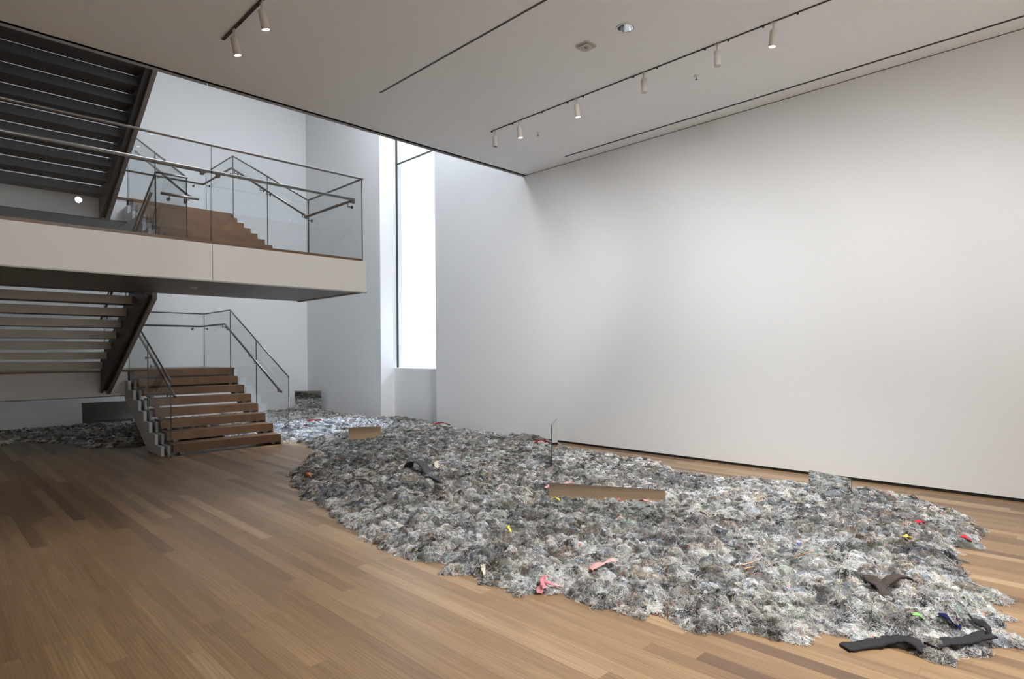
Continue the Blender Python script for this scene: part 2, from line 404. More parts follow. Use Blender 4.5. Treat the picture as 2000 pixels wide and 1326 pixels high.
# stair balustrades
def slope_guard(root, x, y0, z0b, z0t, y1, z1b, z1t, joints):
    ys = [y0]+joints+[y1]
    f = lambda y, a, b_: a+(b_-a)*(y-y0)/(y1-y0)
    for i, (a, c) in enumerate(zip(ys, ys[1:])):
        a2 = a+(.006 if i else 0); c2 = c-(.006 if i < len(ys)-2 else 0)
        guard_panel(root, [(a2, f(a2, z0b, z1b)), (c2, f(c2, z0b, z1b)), (c2, f(c2, z0t, z1t)), (a2, f(a2, z0t, z1t))], x=x)
GRX = 4.70
g1 = thing('glass_balustrade', (GRX, 10.2, 0), 'glass balustrade on the window side of the lower flight, wrapping its landing', 'balustrade', 'stair balustrades')
guard_panel(g1, [(10.22, 0), (11.2, .28), (11.594, .50), (11.594, 1.836), (10.22, 1.165)], x=GRX)
guard_panel(g1, [(11.606, .505), (12.894, 1.20), (12.894, 2.478), (11.606, 1.842)], x=GRX)
guard_panel(g1, [(12.906, 1.20), (14.45, 1.20), (14.45, 2.478), (12.906, 2.478)], x=GRX)
guard_panel(g1, [(.2, 1.20), (GRX-.02, 1.20), (GRX-.02, 2.478), (.2, 2.478)], y=14.45)
MB().tube([(GRX, 10.22, 1.17), (GRX, 12.90, 2.483), (GRX, 14.45, 2.483), (.2, 14.45, 2.483)], .014, 'rail').build('cap_rail', g1)
hx = GRX-.08
MB().tube([(hx, 10.34, .905), (hx, 12.98, 2.20), (hx, 14.37, 2.20), (.2, 14.37, 2.20)], .02, 'rail', 12).build('handrail', g1)
for yy, zz in ((10.48, .965), (11.48, 1.455), (11.74, 1.585), (12.86, 2.135)): bracket(g1, (hx, yy, zz), (.072, 0, 0), .06)
for yy in (13.1, 14.2): bracket(g1, (hx, yy, 2.20), (.072, 0, 0), .06)
bracket(g1, (4.45, 14.37, 2.20), (0, .072, 0), .06)

GLX = 2.825
g2 = thing('glass_balustrade', (GLX, 10.2, 0), 'glass balustrade on the inner side of the lower flight, nearest the under-stair corner', 'balustrade', 'stair balustrades')
guard_panel(g2, [(10.18, 0), (11.2, .28), (11.40, .40), (11.40, 1.775), (10.18, 1.16)], x=GLX)
guard_panel(g2, [(11.412, .405), (12.60, 1.05), (12.60, 2.375), (11.412, 1.781)], x=GLX)
guard_panel(g2, [(2.47, 1.05), (GLX-.02, 1.05), (GLX-.02, 2.375), (2.47, 2.375)], y=12.60)
MB().tube([(GLX, 10.17, 1.165), (GLX, 12.60, 2.38), (2.47, 12.60, 2.38)], .014, 'rail').build('cap_rail', g2)
MB().tube([(GLX+.075, 10.22, .915), (GLX+.075, 12.4, 2.0)], .02, 'rail', 12).build('handrail', g2)
for yy, zz in ((10.40, 1.0), (11.28, 1.44), (11.56, 1.58)): bracket(g2, (GLX+.075, yy, zz), (-.07, 0, 0), .06)

g3 = thing('glass_balustrade', (4.665, 9.4, ZB), 'glass balustrade on the window side of the upper flight, wrapping its landing', 'balustrade', 'stair balustrades')
UX = 4.665
guard_panel(g3, [(9.38, 2.92), (10.95, 3.45), (10.95, 4.815), (9.38, 4.09)], x=UX)
guard_panel(g3, [(10.962, 3.455), (12.59, 4.25), (12.59, 5.575), (10.962, 4.82)], x=UX)
guard_panel(g3, [(12.602, 4.25), (14.15, 4.25), (14.15, 5.575), (12.602, 5.575)], x=UX)
guard_panel(g3, [(.2, 4.25), (UX-.02, 4.25), (UX-.02, 5.575), (.2, 5.575)], y=14.15)
MB().tube([(UX, 9.37, 4.09), (UX, 12.60, 5.58), (UX, 14.15, 5.58), (.2, 14.15, 5.58)], .014, 'rail').build('cap_rail', g3)
hx = UX-.08
MB().tube([(hx, 9.25, 3.79), (hx, 12.46, 5.29), (hx, 14.07, 5.29), (.2, 14.07, 5.29)], .02, 'rail', 12).build('handrail', g3)
for yy, zz in ((9.42, 3.87), (10.8, 4.51), (11.08, 4.64), (12.3, 5.21)): bracket(g3, (hx, yy, zz), (.072, 0, 0), .06)
for yy in (12.7, 13.9): bracket(g3, (hx, yy, 5.29), (.072, 0, 0), .06)
bracket(g3, (4.4, 14.07, 5.29), (0, .072, 0), .06)

g4 = thing('glass_balustrade', (GLX, 9.35, ZB), 'glass balustrade between the upper flight and the stairwell opening, with a short level return', 'balustrade', 'stair balustrades')
guard_panel(g4, [(9.36, 2.92), (10.9, 3.45), (10.9, 4.815), (9.36, 4.09)], x=GLX)
guard_panel(g4, [(10.912, 3.455), (12.60, 4.22), (12.60, 5.60), (10.912, 4.82)], x=GLX)
guard_panel(g4, [(2.43, 2.92), (GLX-.01, 2.92), (GLX-.01, 4.08), (2.43, 4.08)], y=9.35)
MB().tube([(GLX, 12.60, 5.61), (GLX, 9.35, 4.09), (2.425, 9.35, 4.085)], .014, 'rail').build('cap_rail', g4)
MB().tube([(GLX+.075, 12.4, 5.22), (GLX+.075, 9.42, 3.83)], .02, 'rail', 12).build('handrail', g4)
MB().tube([(2.47, 9.27, 3.79), (GLX+.13, 9.27, 3.79)], .02, 'rail', 12).build('handrail', g4)
for bx in (2.58, 2.80): bracket(g4, (bx, 9.27, 3.785), (0, .072, 0), .05)
bracket(g4, (GLX+.075, 9.5, 3.87), (-.07, 0, 0), .06); bracket(g4, (GLX+.075, 10.8, 4.47), (-.07, 0, 0), .06)

g5 = thing('glass_balustrade', (2.43, 12.5, 1.3), 'glass balustrade dropping from the balcony along the lower return flight', 'balustrade', 'stair balustrades')
guard_panel(g5, [(9.36, 2.75), (11.0, 1.95), (11.0, 3.25), (9.36, 4.08)], x=2.43)
guard_panel(g5, [(11.012, 1.945), (12.5, 1.20), (12.5, 2.45), (11.012, 3.245)], x=2.43)
MB().tube([(2.43, 9.35, 4.085), (2.43, 12.5, 2.46)], .014, 'rail').build('cap_rail', g5)
MB().tube([(2.36, 9.27, 3.79), (2.36, 12.5, 2.13)], .02, 'rail', 12).build('handrail', g5)
for yy in (9.7, 10.85, 11.15, 12.2): bracket(g5, (2.36, yy, 3.79-(yy-9.27)*.514), (.06, 0, 0), .06)

# ------------------------------------------------------------------ lighting tracks and ceiling fittings
def track(x, y1, w, label, clips=()):
    t = thing('lighting_track', (x, y1, ZC), label, 'track', 'tracks in the ceiling')
    MB().box(x-w/2, x+w/2, YR+.1, y1, ZC-.009, ZC, 'track').build('rail_channel', t)
    for c in clips: MB().box(x-.007, x+.007, c-.009, c+.009, ZC-.024, ZC-.008, 'track').build('cable_clip', t)
    return t
track(6.028, 6.43, .015, 'thin black ceiling track carrying the row of spotlights nearest the long wall', (6.40, 5.98, 5.42, 4.98, 4.72, 3.98, 3.66, 3.08, 2.82, 2.46, 2.13))
track(2.30, 6.45, .030, 'thick black ceiling track beside the stairwell edge with two spotlights', (5.98,))
t = thing('ceiling_slot', (4.15, 6.42, ZC), 'dark straight slot in the mid ceiling without any spotlights', 'slot', 'slots in the ceiling')
MB().box(4.142, 4.164, YR+.1, 6.43, ZC-.004, ZC, 'track').build('slot_channel', t)
t = thing('ceiling_slot', (7.68, 6.38, ZC), 'long black air slot in the ceiling running parallel to the long white wall', 'slot', 'slots in the ceiling')
MB().box(7.667, 7.697, YR+.1, 6.40, ZC-.004, ZC, 'black').build('slot_channel', t)

def make_head(lit, r=.034, h=.155, drop=.085, ax=Vector((0, 0, 1))):
    t = thing('track_spotlight', (0, 0, 0))
    MB().box(-.009, .009, -.028, .028, -.020, -.008, 'lamp_body').build('mount', t)
    MB().tube([(0, 0, -.02), (0, 0, -drop)], .009, 'lamp_body', 8).build('stem', t)
    c = Vector((0, 0, -drop)); a = -ax.normalized()
    mb = MB(); mb.lathe([(0, 0), (r*.8, 0), (r, .008), (r, h), (r*.93, h), (r*.93, h-.006)], c-a*.0, 'lamp_body', 24, a); mb.build('housing', t)
    mb = MB(); mb.lathe([(0, h-.006), (r*.93, h-.006)], c, {True: 'lens_on', False: 'lens_off', None: 'lamp_body'}[lit], 24, a); mb.build('lens', t)
    return t
protos = {}
def place_head(x, y, lit, label, ax=(0, 0, 1), big=False):
    key = (lit, ax, big)
    if key in protos: t = copy_tree(protos[key])
    else: t = protos[key] = make_head(lit, r=.037 if big else .034, ax=Vector(ax), h=.16 if not big else .17)
    t.location = (x, y, ZC); tag(t, label, 'spotlight', 'ceiling spotlights')
    return t
XT = 6.028
place_head(XT, 6.34, False, 'cream ceiling spotlight with a dark unlit face, at the far end of the long track')
place_head(XT, 5.85, True, 'small glowing spotlight second from the far end of the long track', (-.10, .05, 1))
place_head(XT, 4.83, True, 'glowing spotlight third from the far end of the long track', (-.10, .05, 1))
place_head(XT, 3.84, None, 'unlit cream spotlight on the long track, farther from the white glowing one', (.05, .05, 1))
place_head(XT, 2.944, None, 'unlit cream spotlight on the long track, next to the big glowing one', (.05, .05, 1))
place_head(XT, 2.359, True, 'brightly glowing spotlight, largest on the long track', (-.02, -.10, 1))
place_head(2.302, 6.168, True, 'glowing spotlight near the end of the thick track by the stairwell', (-.25, -.05, 1), True)
place_head(2.302, 5.50, True, 'glowing spotlight cut by the top of the picture on the thick track', (-.25, -.05, 1), True)

t = thing('recessed_downlight', (dx, dy, ZC), 'round chrome recessed downlight set in the ceiling', 'downlight')
mb = MB(); mb.lathe([(dr+.012, 0), (dr+.012, -.006), (dr-.004, -.006), (dr-.004, .002)], (dx, dy, ZC), 'trimring', 40); mb.build('trim_ring', t)
mb = MB(); prof = [(dr-.004, 0), (dr-.012, .04), (.045, .12), (.03, .15), (0, .15)]
mb.lathe(prof, (dx, dy, ZC), 'chrome', 40); mb.build('reflector', t)
mb = MB(); mb.lathe([(0, .06), (.016, .065), (.02, .09), (.016, .15)], (dx, dy, ZC), 'plastic', 16); mb.build('bulb', t)
t = thing('ceiling_detector', (5.082, 3.94, ZC), 'beige square detector plate with rounded corners on the ceiling', 'detector')
def rsq(h, r, n=5):
    pts = []
    for cx_, cy_, a0 in ((h-r, h-r, 0), (-(h-r), h-r, 90), (-(h-r), -(h-r), 180), (h-r, -(h-r), 270)):
        for i in range(n+1):
            a = math.radians(a0+90*i/n); pts.append((5.082+cx_+r*math.cos(a), 3.94+cy_+r*math.sin(a)))
    return pts
mb = MB(); mb.prism(rsq(.088, .035), 'z', ZC-.008, ZC, 'plastic'); mb.build('back_plate', t)
mb = MB(); mb.prism(rsq(.066, .022), 'z', ZC-.014, ZC-.008, 'plastic_dark'); mb.prism(rsq(.062, .02), 'z', ZC-.0165, ZC-.014, 'plastic'); mb.build('cover', t)
mb = MB(); mb.lathe([(0, -.034), (.012, -.032), (.024, -.022), (.026, -.016)], (5.088, 3.93, ZC), 'plastic_dark', 20); mb.build('sensor_dome', t)
for x, y, lab in ((6.566, 5.985, 'tiny ceiling sprinkler near the far end of the long track'), (6.559, 3.463, 'tiny ceiling sprinkler between the middle of the long track and the white wall')):
    t = thing('ceiling_sprinkler', (x, y, ZC), lab, 'sprinkler', 'ceiling sprinklers')
    mb = MB(); mb.lathe([(.030, 0), (.028, -.005), (.012, -.007), (.008, -.02), (0, -.02)], (x, y, ZC), 'trimring', 20); mb.build('escutcheon', t)
    mb = MB(); mb.tube([(x, y, ZC-.018), (x, y, ZC-.042)], .004, 'bracket', 8); mb.lathe([(0, -.042), (.016, -.044), (.016, -.046), (0, -.046)], (x, y, ZC), 'bracket', 16); mb.build('deflector', t)

# ------------------------------------------------------------------ heap of thread waste
OUT = [(-.6,14.2),(.3,14.0),(1.13,13.9),(1.55,14.1),(1.97,13.1),(2.27,12.25),(2.72,11.9),(3.1,12.1),(3.8,12.0),(4.3,11.85),(4.78,11.2),(4.86,10.4),(4.83,9.75),(4.72,9.35),
 (4.58,8.98),(4.0,8.25),(3.64,7.72),(3.27,6.95),(3.02,6.18),(2.96,5.6),(2.82,5.2),(2.68,4.55),(2.68,4.09),(2.76,3.62),(2.71,3.27),(2.755,2.97),(2.84,2.67),
 (2.95,2.42),(2.91,2.23),(2.99,1.99),(3.14,1.88),(3.13,1.74),(3.145,1.56),(3.23,1.37),(3.36,1.155),(3.55,1.11),(3.58,.925),(3.62,.79),(3.57,.63),(3.75,.555),
 (3.80,.475),(4.05,.40),(4.43,.495),(4.82,.52),(5.2,.71),(5.32,.76),(5.7,.82),(6.30,.78),(6.85,.93),(7.15,1.22),(7.45,1.62),(7.5,1.92),(7.28,2.38),(7.25,2.95),
 (6.93,3.43),(6.95,4.0),(7.3,4.45),(7.42,5.4),(7.5,6.3),(7.86,6.9),(7.93,8.0),(7.95,10.2),(8.3,10.32),(8.3,12.35),(7.95,12.45),(7.95,16.08),(-.6,16.08)]
OUT = np.array(OUT)
def hsh(ix, iy, k=0):
    h = (ix.astype(np.int64)*374761393+iy.astype(np.int64)*668265263+k*1442695041) & 0xffffffff
    h = ((h ^ (h >> 13))*1274126177) & 0xffffffff
    return ((h ^ (h >> 16)) & 0xffff)/65535.
def vnoise(x, y, s, k=0):
    x = x/s; y = y/s; ix = np.floor(x); iy = np.floor(y); fx = x-ix; fy = y-iy
    fx = fx*fx*(3-2*fx); fy = fy*fy*(3-2*fy)
    a = hsh(ix, iy, k); b_ = hsh(ix+1, iy, k); c = hsh(ix, iy+1, k); d = hsh(ix+1, iy+1, k)
    return (a*(1-fx)+b_*fx)*(1-fy)+(c*(1-fx)+d*fx)*fy
def worley(x, y, s, k=0):
    x = x/s; y = y/s; ix = np.floor(x); iy = np.floor(y); best = np.full(x.shape, 9.); bid = np.zeros(x.shape)
    for ox in (-1, 0, 1):
        for oy in (-1, 0, 1):
            cx_ = ix+ox; cy_ = iy+oy
            px = cx_+hsh(cx_, cy_, k+1); py = cy_+hsh(cx_, cy_, k+2)
            d = (x-px)**2+(y-py)**2
            m_ = d < best; best = np.where(m_, d, best); bid = np.where(m_, hsh(cx_, cy_, k+3), bid)
    return np.sqrt(best), bid
def poly_dist(x, y):
    d = np.full(x.shape, 1e9); ins = np.zeros(x.shape, bool); n_ = len(OUT)
    for i in range(n_):
        ax, ay = OUT[i]; bx, by = OUT[(i+1) % n_]; ex, ey = bx-ax, by-ay
        t_ = np.clip(((x-ax)*ex+(y-ay)*ey)/(ex*ex+ey*ey), 0, 1)
        d = np.minimum(d, (x-ax-t_*ex)**2+(y-ay-t_*ey)**2)
        c = ((ay > y) != (by > y)) & (x < (bx-ax)*(y-ay)/(by-ay+1e-12)+ax); ins ^= c
    d = np.sqrt(d); return np.where(ins, d, -d)
def sst(a, b_, x):
    t_ = np.clip((x-a)/(b_-a), 0, 1); return t_*t_*(3-2*t_)
HILLS = [(7.55, 7.15, .35, .13), (7.7, 9.9, .3, .10), (7.75, 11.25, .3, .12), (7.5, 15.2, .5, .08), (4.6, 7.75, .4, .02), (4.2, 3.0, .5, -.05), (4.6, 6.0, .5, .05),
         (5.9, 9.2, .7, .04), (2.6, 14.9, .4, .06), (4.3, .95, .35, .05), (6.8, 13.5, .9, .05)]
def height(x, y):
    wx = x+.05*(vnoise(x, y, .19, 31)-.5)+.03*(vnoise(x, y, .06, 33)-.5); wy = y+.05*(vnoise(x, y, .19, 41)-.5)+.03*(vnoise(x, y, .06, 43)-.5)
    d = poly_dist(x, y)
    wallside = sst(7.55, 7.8, x)*sst(6.8, 7.2, y)+sst(15.6, 15.9, y)
    rag = .17*(vnoise(x, y, .16, 5)-.45)+.10*(vnoise(x, y, .055, 6)-.5)
    d2 = d+rag*(1-np.clip(wallside, 0, 1))
    f1, i1 = worley(wx, wy, .24, 50); f2, i2 = worley(wx, wy, .105, 60); f3, i3 = worley(wx, wy, .048, 70)
    dome = lambda f, k: np.sqrt(np.clip(1-(f*k)**2, 0, 1))
    lump = .026*dome(f1, 1.1)*(.2+.8*i1)+.064*(.6*dome(f2, 1.2)+.4*(1-np.clip(f2, 0, 1)))*(.25+.75*i2)+.040*dome(f3, 1.2)*(.15+.85*i3)+.014*(vnoise(wx, wy, .034, 85)-.5)
    fine = .010*(vnoise(wx, wy, .02, 80)-.5)
    prof = sst(0, .30, d2)*.6+sst(.0, .9, d2)*.4
    h = prof*(.020+.034*vnoise(x, y, .7, 9)+.80*lump+fine)+sst(0, .06, d2)*(.006+.38*lump)
    for hx_, hy_, hr, ha in HILLS: h = h+.7*ha*np.exp(-((x-hx_)**2+(y-hy_)**2)/(hr*hr))*sst(0, .3, d2)
    h = np.where(d2 > 0, h*.80, 0)
    return h, d2, (i1, i2, i3), (f1, f2, f3)
ST = .0135
gx = np.arange(-.8, 8.32, ST); gy = np.arange(.2, 16.12, ST)
X, Yg = np.meshgrid(gx, gy, indexing='ij')
H, D2, IDS, FS = height(X, Yg)
H = H.astype(np.float32)
keep = (H > .011)
kc = keep[:-1, :-1] | keep[1:, :-1] | keep[:-1, 1:] | keep[1:, 1:]
used = np.zeros_like(keep); used[:-1, :-1] |= kc; used[1:, :-1] |= kc; used[:-1, 1:] |= kc; used[1:, 1:] |= kc
idx = np.full(keep.shape, -1, np.int64); idx[used] = np.arange(used.sum())
jx = ST*.8*(hsh(np.arange(X.size).reshape(X.shape) % 4093, np.arange(X.size).reshape(X.shape)//4093, 90)-.5)
vx = (X+.03*(vnoise(X, Yg, .07, 91)-.5))[used]; vy = (Yg+.03*(vnoise(X, Yg, .07, 92)-.5))[used]
vx = np.minimum(vx, np.where((vy > n0+.03) & (vy < n1-.03), 8.35, np.where(vy < YC+.03, XW-.002, XA-.003))); vy = np.minimum(vy, YB-.004)
vz = np.where(H[used] > .011, H[used], -.004)
V = np.stack([vx, vy, vz], 1).astype(np.float32)
a = idx[:-1, :-1][kc]; b_ = idx[1:, :-1][kc]; c = idx[1:, 1:][kc]; d = idx[:-1, 1:][kc]
Q = np.stack([a, b_, c, d], 1).astype(np.int32)
me = bpy.data.meshes.new('thread_heap')
me.vertices.add(len(V)); me.vertices.foreach_set('co', V.ravel())
me.loops.add(Q.size); me.loops.foreach_set('vertex_index', Q.ravel())
me.polygons.add(len(Q)); me.polygons.foreach_set('loop_start', np.arange(0, Q.size, 4, dtype=np.int32))
me.update(calc_edges=True); me.validate()
me.polygons.foreach_set('use_smooth', np.ones(len(me.polygons), bool))
# palette: linear albedo of the different yarns
PAL = np.array([(.60,.59,.56),(.74,.71,.64),(.80,.79,.76),(.46,.455,.44),(.31,.305,.30),(.17,.17,.172),(.06,.06,.064),(.40,.44,.49),(.20,.24,.29),(.30,.235,.18),(.52,.44,.34),
                (.60,.50,.46),(.33,.38,.33),(.62,.06,.05),(.72,.28,.28),(.72,.56,.10),(.09,.34,.16),(.05,.07,.24),(.70,.24,.06),(.24,.16,.11)])
PW = np.array([.13,.17,.13,.08,.08,.10,.095,.06,.045,.055,.05,.03,.03,.018,.016,.014,.014,.014,.012,.03]); PW = PW/PW.sum(); PC = np.cumsum(PW)
def pick(u): return PAL[np.minimum(np.searchsorted(PC, u), len(PAL)-1)]
NW = PW.copy(); NW[13:19] = 0; NC = np.cumsum(NW/NW.sum())
def pickn(u): return PAL[np.minimum(np.searchsorted(NC, u), len(PAL)-1)]
i2 = IDS[1][used]; i3 = IDS[2][used]; i1 = IDS[0][used]
uu = vnoise(X, Yg, .03, 101)[used]
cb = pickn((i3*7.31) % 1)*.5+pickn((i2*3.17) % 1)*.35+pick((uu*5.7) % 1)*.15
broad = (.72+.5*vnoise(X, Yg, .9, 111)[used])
cb = cb*broad[:, None]*(.30+.55*((i2*13.7) % 1))[:, None]  # base darkened below the strands so gaps between them read as shade
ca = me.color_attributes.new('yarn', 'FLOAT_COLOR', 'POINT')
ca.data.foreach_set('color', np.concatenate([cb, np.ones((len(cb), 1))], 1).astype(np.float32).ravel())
m, nt, out = mat('tangled_thread')
p = N(nt, 'ShaderNodeBsdfPrincipled', i_Roughness=.95); p.inputs['Specular IOR Level'].default_value = .1
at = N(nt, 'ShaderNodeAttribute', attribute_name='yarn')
tc = N(nt, 'ShaderNodeTexCoord')
n1_ = N(nt, 'ShaderNodeTexNoise', i_Scale=70., i_Detail=5., i_Roughness=.75, i_Distortion=2.5); L(nt, tc.outputs['Object'], n1_.inputs['Vector'])
r1 = N(nt, 'ShaderNodeValToRGB'); r1.color_ramp.elements[0].position = .36; r1.color_ramp.elements[1].position = .62
r1.color_ramp.elements[0].color = (.22, .21, .20, 1); r1.color_ramp.elements[1].color = (1.45, 1.45, 1.42, 1)
L(nt, n1_.outputs[0], r1.inputs[0])
mm = N(nt, 'ShaderNodeMix', data_type='RGBA', blend_type='MULTIPLY'); mm.inputs[0].default_value = 1
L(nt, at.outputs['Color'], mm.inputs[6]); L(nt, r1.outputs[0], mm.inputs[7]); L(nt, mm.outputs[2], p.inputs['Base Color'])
bp = N(nt, 'ShaderNodeBump', i_Strength=.9, i_Distance=.012); L(nt, n1_.outputs[0], bp.inputs['Height']); L(nt, bp.outputs[0], p.inputs['Normal'])
L(nt, p.outputs[0], out.inputs[0]); M['heap'] = m
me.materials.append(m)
heap = bpy.data.objects.new('thread_waste', me); COL.objects.link(heap)
tag(heap, 'wide low heap of tangled grey, white and multicoloured thread waste spread over the oak floor', 'thread waste', kind='stuff')

def blur(a, n_, it=3):
    for _ in range(it):
        for ax in (0, 1):
            c_ = np.cumsum(np.concatenate([np.repeat(a.take([0], ax), n_+1, ax), a, np.repeat(a.take([-1], ax), n_, ax)], ax), ax)
            a = (c_.take(range(2*n_+1, c_.shape[ax]), ax)-c_.take(range(0, c_.shape[ax]-2*n_-1), ax))/(2*n_+1)
    return a
REL = H-blur(H.astype(np.float64), 3)
# loose strands lying over the heap
def hlook(x, y):
    fx = (x-gx[0])/ST; fy = (y-gy[0])/ST
    ix = np.clip(fx.astype(int), 0, len(gx)-2); iy = np.clip(fy.astype(int), 0, len(gy)-2)
    tx = np.clip(fx-ix, 0, 1); ty = np.clip(fy-iy, 0, 1)
    return (H[ix, iy]*(1-tx)+H[ix+1, iy]*tx)*(1-ty)+(H[ix, iy+1]*(1-tx)+H[ix+1, iy+1]*tx)*ty
PATCH = [(4.62, 1.27, .13, (.84, .83, .80), 1.), (4.95, 1.75, .30, (.66, .67, .69), .4), (3.35, 3.95, .38, (.74, .76, .77), .6), (2.95, 4.95, .2, (.74, .73, .68), .55),
         (5.3, .95, .16, (.05, .05, .055), .7), (3.35, 1.85, .16, (.09, .09, .09), .6), (7.45, 7.15, .30, (.26, .20, .15), .8), (3.0, 4.65, .10, (.07, .06, .055), .8),
         (7.3, 9.6, 1.2, (.24, .20, .17), .3), (5.6, 8.0, 2.0, (.20, .18, .165), .2), (3.5, 1.35, .25, (.72, .69, .62), .4), (6.0, 1.4, .3, (.35, .27, .20), .3), (2.9, 3.1, .12, (.10, .09, .08), .6)]
def strands(nt_, per, near, rad, length, r0_, r1_, spr, liftm, archm, ownp=.2, tries=3.0):
    n_ = int(nt_*tries)
    x = rng.uniform(-.6, 8.3, n_*4); y = rng.uniform(.35, 16.05, n_*4)
    dist = np.hypot(x, y)
    if near: pr = np.clip((8.6-dist)/4.5, 0.0, 1)
    else: pr = np.clip((dist-5.2)/3., 0, 1)*np.clip(2.2-dist/14., .3, 1)
    ix = np.clip(((x-gx[0])/ST).astype(int), 0, len(gx)-1); iy = np.clip(((y-gy[0])/ST).astype(int), 0, len(gy)-1)
    pr = pr*np.where((D2[ix, iy] < .14) & (D2[ix, iy] > -.01), 1.1, np.clip(.52+REL[ix, iy]/.017, .16, 1))
    okk = (hlook(x, y) > .004) & (rng.random(len(x)) < pr)
    x = x[okk][:nt_]; y = y[okk][:nt_]; n_ = len(x)
    K = 8
    flow = 2*PI*2.5*vnoise(x, y, .22, 200)
    th = flow+rng.normal(0, .8, n_)
    kap = rng.choice([-1, 1], n_)/np.exp(rng.uniform(math.log(r0_), math.log(r1_), n_))
    Ln = length*np.exp(rng.normal(0, .35, n_))
    spread = spr*(.5+rng.random(n_))
    ix = np.clip(((x-gx[0])/ST).astype(int), 0, len(gx)-1); iy = np.clip(((y-gy[0])/ST).astype(int), 0, len(gy)-1)
    lumpc = pickn((IDS[1][ix, iy]*3.17) % 1); l3 = pickn((IDS[2][ix, iy]*7.31) % 1)
    tcol = np.where((rng.random(n_) < .55)[:, None], lumpc, np.where((rng.random(n_) < .6)[:, None], l3, np.where((rng.random(n_) < .85)[:, None], pickn(rng.random(n_)), pick(rng.random(n_)))))
    for px_, py_, pr_, pc_, pa_ in PATCH:
        inp = (np.hypot(x-px_, y-py_) < pr_*(.6+.8*vnoise(x, y, .08, 300))) & (rng.random(n_) < pa_)
        tcol = np.where(inp[:, None], np.array(pc_), tcol)
    lift = rng.uniform(0, liftm, n_); arch = rng.gamma(1.2, archm, n_)
    bright = np.exp(rng.normal(0, .22, n_))*(.70+.66*vnoise(x, y, .9, 111))*(.52+.76*((IDS[1][ix, iy]*13.7) % 1))
    rep = lambda q: np.repeat(q, per)
    ns = n_*per
    sx = rep(x)+rng.normal(0, 1, ns)*rep(spread); sy = rep(y)+rng.normal(0, 1, ns)*rep(spread)
    sth = rep(th)+rng.normal(0, .45, ns); sk = rep(kap)*np.exp(rng.normal(0, .35, ns)); sL = rep(Ln)*rng.uniform(.5, 1.15, ns)
    t_ = np.linspace(0, 1, K)[None, :]
    ang = sth[:, None]+sk[:, None]*sL[:, None]*t_+np.cumsum(rng.normal(0, .42, (ns, K)), 1)
    st = sL[:, None]/(K-1)
    dxs = np.cos(ang)*st; dys = np.sin(ang)*st
    px = sx[:, None]+np.cumsum(dxs, 1)-dxs.sum(1, keepdims=True)/2; py = sy[:, None]+np.cumsum(dys, 1)-dys.sum(1, keepdims=True)/2
    lim = np.where((py > n0+.05) & (py < n1-.05), 8.33, np.where(py < YC+.05, XW-.01, XA-.012))
    px = np.minimum(px, lim); py = np.minimum(py, YB-.012)
    pz = hlook(px.ravel(), py.ravel()).reshape(px.shape)
    sa = rep(arch)[:, None]*np.exp(rng.normal(0, .4, (ns, 1)))
    pz = .78*pz+.22*pz.mean(1, keepdims=True)
    pz = np.maximum(pz, 0)+.001+rep(lift)[:, None]*rng.random((ns, 1))+sa*np.sin(PI*t_)+rng.normal(0, .0016, px.shape)
    pz = np.maximum(pz, .0022)
    own = rng.random(ns) < ownp
    ti = rep(np.arange(n_))
    col = np.where(own[:, None], pick(rng.random(ns)), tcol[ti])
    col = np.clip(col*(rep(bright)*np.exp(rng.normal(0, .20, ns)))[:, None], .008, .90)
    rr = rad*np.exp(rng.normal(0, .28, ns))
    return np.stack([px, py, pz], 2), col, np.repeat(rr, K), K
parts_ = [strands(43000, 13, True, .00066, .040, .004, .022, .008, .0035, .0018),
          strands(2600, 3, True, .0007, .10, .025, .10, .010, .006, .006, .3),
          strands(13000, 10, False, .0018, .075, .012, .05, .014, .005, .003)]
P3 = np.concatenate([q[0].reshape(-1, 3) for q in parts_]).astype(np.float32)
CC = np.concatenate([q[1] for q in parts_]); RR = np.concatenate([q[2] for q in parts_]).astype(np.float32)
hc = bpy.data.hair_curves.new('loose_strands')
hc.add_curves([8]*len(CC))
hc.attributes['position'].data.foreach_set('vector', P3.ravel())
ra = hc.attributes.get('radius') or hc.attributes.new('radius', 'FLOAT', 'POINT'); ra.data.foreach_set('value', RR)
ya = hc.attributes.new('yarn', 'FLOAT_COLOR', 'CURVE'); ya.data.foreach_set('color', np.concatenate([CC, np.ones((len(CC), 1))], 1).astype(np.float32).ravel())
m, nt, out = mat('yarn_strand')
p = N(nt, 'ShaderNodeBsdfPrincipled', i_Roughness=.8); p.inputs['Specular IOR Level'].default_value = .2
at = N(nt, 'ShaderNodeAttribute', attribute_name='yarn'); L(nt, at.outputs['Color'], p.inputs['Base Color']); L(nt, p.outputs[0], out.inputs[0])
hc.materials.append(m)
ho = bpy.data.objects.new('loose_strands', hc); COL.objects.link(ho); ho.parent = heap; ho['kind'] = 'stuff'

